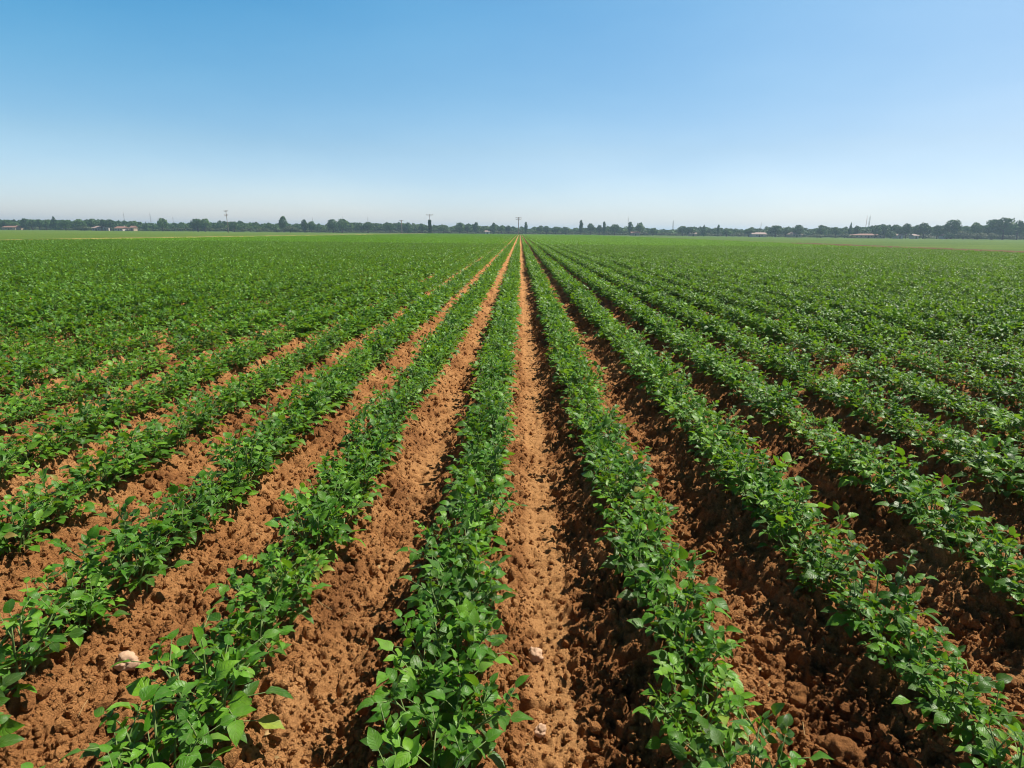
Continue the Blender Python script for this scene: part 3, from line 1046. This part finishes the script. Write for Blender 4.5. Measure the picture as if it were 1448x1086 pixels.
def lattice_mast(px, top, Y, label, w=0.5, mat=None, ladder=True):
    mat = mat or M_STEEL
    p = at(px, 330, Y)
    H = top_h(px, top, Y) + 0.1
    o = empty('radio_mast', (p.x, Y, -0.1))
    tag(o, label, 'mast', 'thin masts rising behind the tree belt')
    c = [(math.cos(a) * w / 2, math.sin(a) * w / 2) for a in (0.4, 2.5, 4.6)]
    for (x, y) in c:
        m = MB(); m.tube([(x, y, -.3), (x, y, H * .9), (x * .3, y * .3, H)], max(0.035, w * .09), 5)
        link('leg', m.mesh('leg', mat), o)
    m = MB()
    z = 0.5; k = 0
    while z < H * .88:
        for i in range(3):
            a, b = c[i], c[(i + 1) % 3]
            m.tube([(*a, z), (*b, z + w)], max(0.02, w * .045), 4)
        z += w * 1.05
    link('bracing', m.mesh('bracing', mat), o)
    m = MB(); m.tube([(0, 0, H * .97), (0, 0, H * 1.08)], 0.04, 5)
    link('antenna', m.mesh('antenna', mat), o)


MASTS = [
    (178.5, 301, 'faint thin mast above the houses on the left', .35, None),
    (215.5, 301, 'faint thin mast left of the lone bushy tree', .45, None),
    (247, 307, 'short thin mast right of the lone bushy tree', .40, None),
    (443, 307.5, 'short mast beside the two close upright trees', .40, None),
    (485.5, 306.5, 'mast tip just above the big bluish tree pair', .3, None),
    (521, 306.5, 'thin mast over the broad tree left of centre', .40, None),
    (887.5, 308, 'thin mast above trees right of the tall column tree', .35, None),
    (951, 312, 'grey lattice mast standing in a gap of the trees', .8, None),
    (1075, 315, 'short mast between tree crowns on the right', .35, None),
    (1223, 307, 'left thin reddish mast of the twin masts', .35, M_RED),
    (1227, 305.5, 'right darker mast of the twin masts', .7, None),
]
for px, top, lab, w, mt in MASTS:
    lattice_mast(px, top, dist_at(px) + 45, lab, w, mt)

# ------------------------------------------------------------------ houses along the wood


def house(px0, px1, eave, rtop, label, wall, roof, hip=False, name='house', cat='house', near=14, depth=7):
    pxc = (px0 + px1) / 2
    Y = dist_at(pxc) - near
    a, b = at(px0, eave, Y), at(px1, eave, Y)
    he = max(1.6, a.z); ht = max(he + 0.8, at(pxc, rtop, Y).z)
    w = (b.x - a.x)
    o = empty(name, ((a.x + b.x) / 2, Y, -0.12))
    tag(o, label, cat)
    hw = w / 2
    m = MB(); m.box((-hw, 0, 0), (hw, depth, he + .12))
    link('wall', m.mesh('wall', wall, False), o)
    m = MB()
    e = 0.35; z0 = he + .10; z1 = ht + .12
    if hip:
        r = hw * .55
        m.add([(-hw - e, -e, z0), (hw + e, -e, z0), (hw + e, depth + e, z0), (-hw - e, depth + e, z0), (-r, depth / 2, z1), (r, depth / 2, z1)], [(0, 1, 5, 4), (2, 3, 4, 5)])
        m.f.append(np.array([(1, 2, 5), (3, 0, 4)]))
    else:
        m.add([(-hw - e, -e, z0), (hw + e, -e, z0), (hw + e, depth + e, z0), (-hw - e, depth + e, z0), (-hw - e, depth / 2, z1), (hw + e, depth / 2, z1)], [(0, 1, 5, 4), (2, 3, 4, 5)])
        m.f.append(np.array([(1, 2, 5), (3, 0, 4)]))
    m.f.append(np.array([(3, 2, 1, 0)]))
    ro = link('roof', m.mesh('roof', roof, False), o)
    if w > 4:
        m = MB(); m.box((hw * .4, depth * .55, z0 + .3), (hw * .4 + .6, depth * .55 + .6, z1 + .5))
        link('chimney', m.mesh('chimney', wall, False), ro)
    m = MB(); m.box((-0.45, -0.05, 0), (0.45, 0.06, 2.0 if he > 2.1 else he * .85))
    link('door', m.mesh('door', M_DOOR, False), o)
    n = max(1, int(w / 5))
    for i in range(n):
        for sg in (-1, 1):
            x = sg * (1.6 + i * 2.4)
            if abs(x) + .6 > hw: continue
            m = MB(); m.box((x - .55, -0.04, he * .42), (x + .55, 0.05, he * .82))
            wo = link('window', m.mesh('window', M_WALL_W, False), o)
            m = MB(); m.box((x - .45, -0.06, he * .46), (x + .45, -0.041, he * .78))
            link('pane', m.mesh('pane', M_GLASS, False), wo)


house(3, 21, 322.2, 319.3, 'long low house with reddish roof at the far left edge', M_WALL_T, M_ROOF_R)
house(129.5, 141.5, 322.4, 319.3, 'wide pinkish white house among trees on the left', M_WALL_W, M_ROOF_P)
house(145.5, 150.5, 321.0, 318.8, 'small narrow white house between two wider left houses', M_WALL_W, M_ROOF_P, depth=4)
house(161.5, 173, 322.6, 320.0, 'white house with red roof, rightmost white house on the left', M_WALL_W, M_ROOF_R)
house(183.5, 188.5, 321.8, 319.3, 'small orange roofed building at the wood edge, left', M_WALL_T, M_ROOF_R, depth=4)
house(686, 692, 329.3, 327.6, 'tiny pinkish house left of the centre utility pole', M_WALL_W, M_ROOF_P, depth=4)
house(893, 905, 331.2, 329.5, 'low brown house below the large round tree right of centre', M_WALL_T, M_ROOF_R)
house(976, 985, 330.3, 328.5, 'small pinkish house among trees right of the lattice mast', M_WALL_T, M_ROOF_P, depth=5)
house(1064, 1084, 331.8, 328.6, 'pale wide house below the short mast on the right', M_WALL_W, M_ROOF_P)
house(1119, 1135, 332.2, 328.0, 'tan house with hipped roof among trees on the right', M_WALL_T, M_ROOF_P, hip=True)
house(1206, 1250, 336.0, 332.2, 'long low reddish roofed shed on the right', M_WALL_T, M_ROOF_R, hip=True, name='shed', cat='shed')
house(1268, 1277, 336.2, 334.4, 'small white shed by the dark leaning tree', M_WALL_W, M_ROOF_P, name='shed', cat='shed', depth=4, near=16)
house(1292, 1299, 336.4, 334.5, 'small white shed left of the dark full tree', M_WALL_W, M_ROOF_P, name='shed', cat='shed', depth=4, near=16)
house(1335, 1342, 336.5, 334.3, 'small white house left of the big flat topped tree', M_WALL_W, M_ROOF_R, depth=4, near=16)

# ------------------------------------------------------------------ haze, sky, sun
HZ = bpy.data.materials.new('haze'); HZ.use_nodes = True
t = HZ.node_tree
t.nodes.remove(t.nodes['Principled BSDF'])
vol = t.nodes.new('ShaderNodeVolumePrincipled')
vol.inputs['Color'].default_value = (0.58, 0.80, 1.0, 1)
vol.inputs['Density'].default_value = 0.0004
vol.inputs['Anisotropy'].default_value = 0.3
t.links.new(vol.outputs[0], t.nodes['Material Output'].inputs['Volume'])
mb = MB(); mb.box((-4100, -500, -1.2), (4100, 5100, 32))
hz = link('haze', mb.mesh('haze', HZ, False))
tag(hz, 'thin bluish summer haze over the fields', 'haze', kind='stuff')

SUN_EL, SUN_AZ = R(54), R(59)          # azimuth from +Y towards +X
w = bpy.data.worlds.new('World'); SC.world = w
w.use_nodes = True
wt = w.node_tree
bg = wt.nodes['Background']
sky = wt.nodes.new('ShaderNodeTexSky'); sky.sky_type = 'NISHITA'
sky.sun_disc = False
sky.sun_elevation, sky.sun_rotation = SUN_EL, SUN_AZ
sky.altitude = 100; sky.air_density = 1.0; sky.dust_density = 0.5; sky.ozone_density = 3.0
geo = wt.nodes.new('ShaderNodeTexCoord')
sep = wt.nodes.new('ShaderNodeSeparateXYZ'); wt.links.new(geo.outputs['Generated'], sep.inputs[0])
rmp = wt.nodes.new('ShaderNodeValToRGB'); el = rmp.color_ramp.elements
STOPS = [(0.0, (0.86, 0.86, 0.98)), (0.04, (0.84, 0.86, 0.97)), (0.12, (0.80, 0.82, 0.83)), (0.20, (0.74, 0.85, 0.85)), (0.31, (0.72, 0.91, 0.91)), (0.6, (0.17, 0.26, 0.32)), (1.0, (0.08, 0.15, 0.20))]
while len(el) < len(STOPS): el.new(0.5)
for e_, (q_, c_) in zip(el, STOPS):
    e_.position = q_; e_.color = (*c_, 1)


def wmix(fac, a, b, typ='MIX'):
    m = wt.nodes.new('ShaderNodeMix'); m.data_type = 'RGBA'; m.blend_type = typ
    for so, x in ((m.inputs[0], fac), (m.inputs[6], a), (m.inputs[7], b)):
        if isinstance(x, (int, float)): so.default_value = x
        elif isinstance(x, tuple): so.default_value = (*x, 1)
        else: wt.links.new(x, so)
    return m.outputs[2]


def wmap(x, a, b):
    m = wt.nodes.new('ShaderNodeMapRange'); m.inputs[1].default_value = a; m.inputs[2].default_value = b
    wt.links.new(x, m.inputs[0]); return m.outputs[0]


side = wmap(sep.outputs[0], -0.65, 0.65)
elev = wmap(sep.outputs[2], 0.02, 0.30)
grade = wmix(elev, wmix(side, (1.10, 1.06, 1.06), (0.80, 0.80, 0.82)), wmix(side, (0.36, 0.89, 1.0), (0.97, 0.87, 0.83)))
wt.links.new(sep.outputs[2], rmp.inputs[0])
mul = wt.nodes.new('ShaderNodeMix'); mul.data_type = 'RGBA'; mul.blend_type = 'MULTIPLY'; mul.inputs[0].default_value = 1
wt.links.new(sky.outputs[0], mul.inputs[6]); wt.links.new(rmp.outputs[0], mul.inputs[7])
smap = wt.nodes.new('ShaderNodeMapping'); smap.inputs['Scale'].default_value = (1.0, 1.0, 3.5)
wt.links.new(geo.outputs['Generated'], smap.inputs[0])
sn = wt.nodes.new('ShaderNodeTexNoise'); sn.inputs['Scale'].default_value = 3.0; sn.inputs['Detail'].default_value = 5
wt.links.new(smap.outputs[0], sn.inputs['Vector'])
veil = wmix(wmap(sn.outputs['Fac'], 0.35, 0.75), (0.96, 0.97, 0.985), (1.10, 1.05, 1.02))
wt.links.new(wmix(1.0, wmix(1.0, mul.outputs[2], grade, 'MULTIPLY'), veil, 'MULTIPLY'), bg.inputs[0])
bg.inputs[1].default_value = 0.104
ld = bpy.data.lights.new('sun', 'SUN'); ld.energy = 5.0; ld.angle = R(0.53); ld.color = (1.0, 0.93, 0.82)
lo = bpy.data.objects.new('sun', ld); COL.objects.link(lo)
sv = Vector((math.sin(SUN_AZ) * math.cos(SUN_EL), math.cos(SUN_AZ) * math.cos(SUN_EL), math.sin(SUN_EL)))
lo.rotation_euler = sv.to_track_quat('Z', 'Y').to_euler()

SC.view_settings.view_transform = 'Standard'
SC.view_settings.look = 'None'
SC.view_settings.exposure = 0.68
SC.view_settings.gamma = 1.0
SC.cycles.use_denoising = True
SC.cycles.max_bounces = 5
SC.cycles.filter_width = 1.1
SC.cycles.volume_bounces = 0
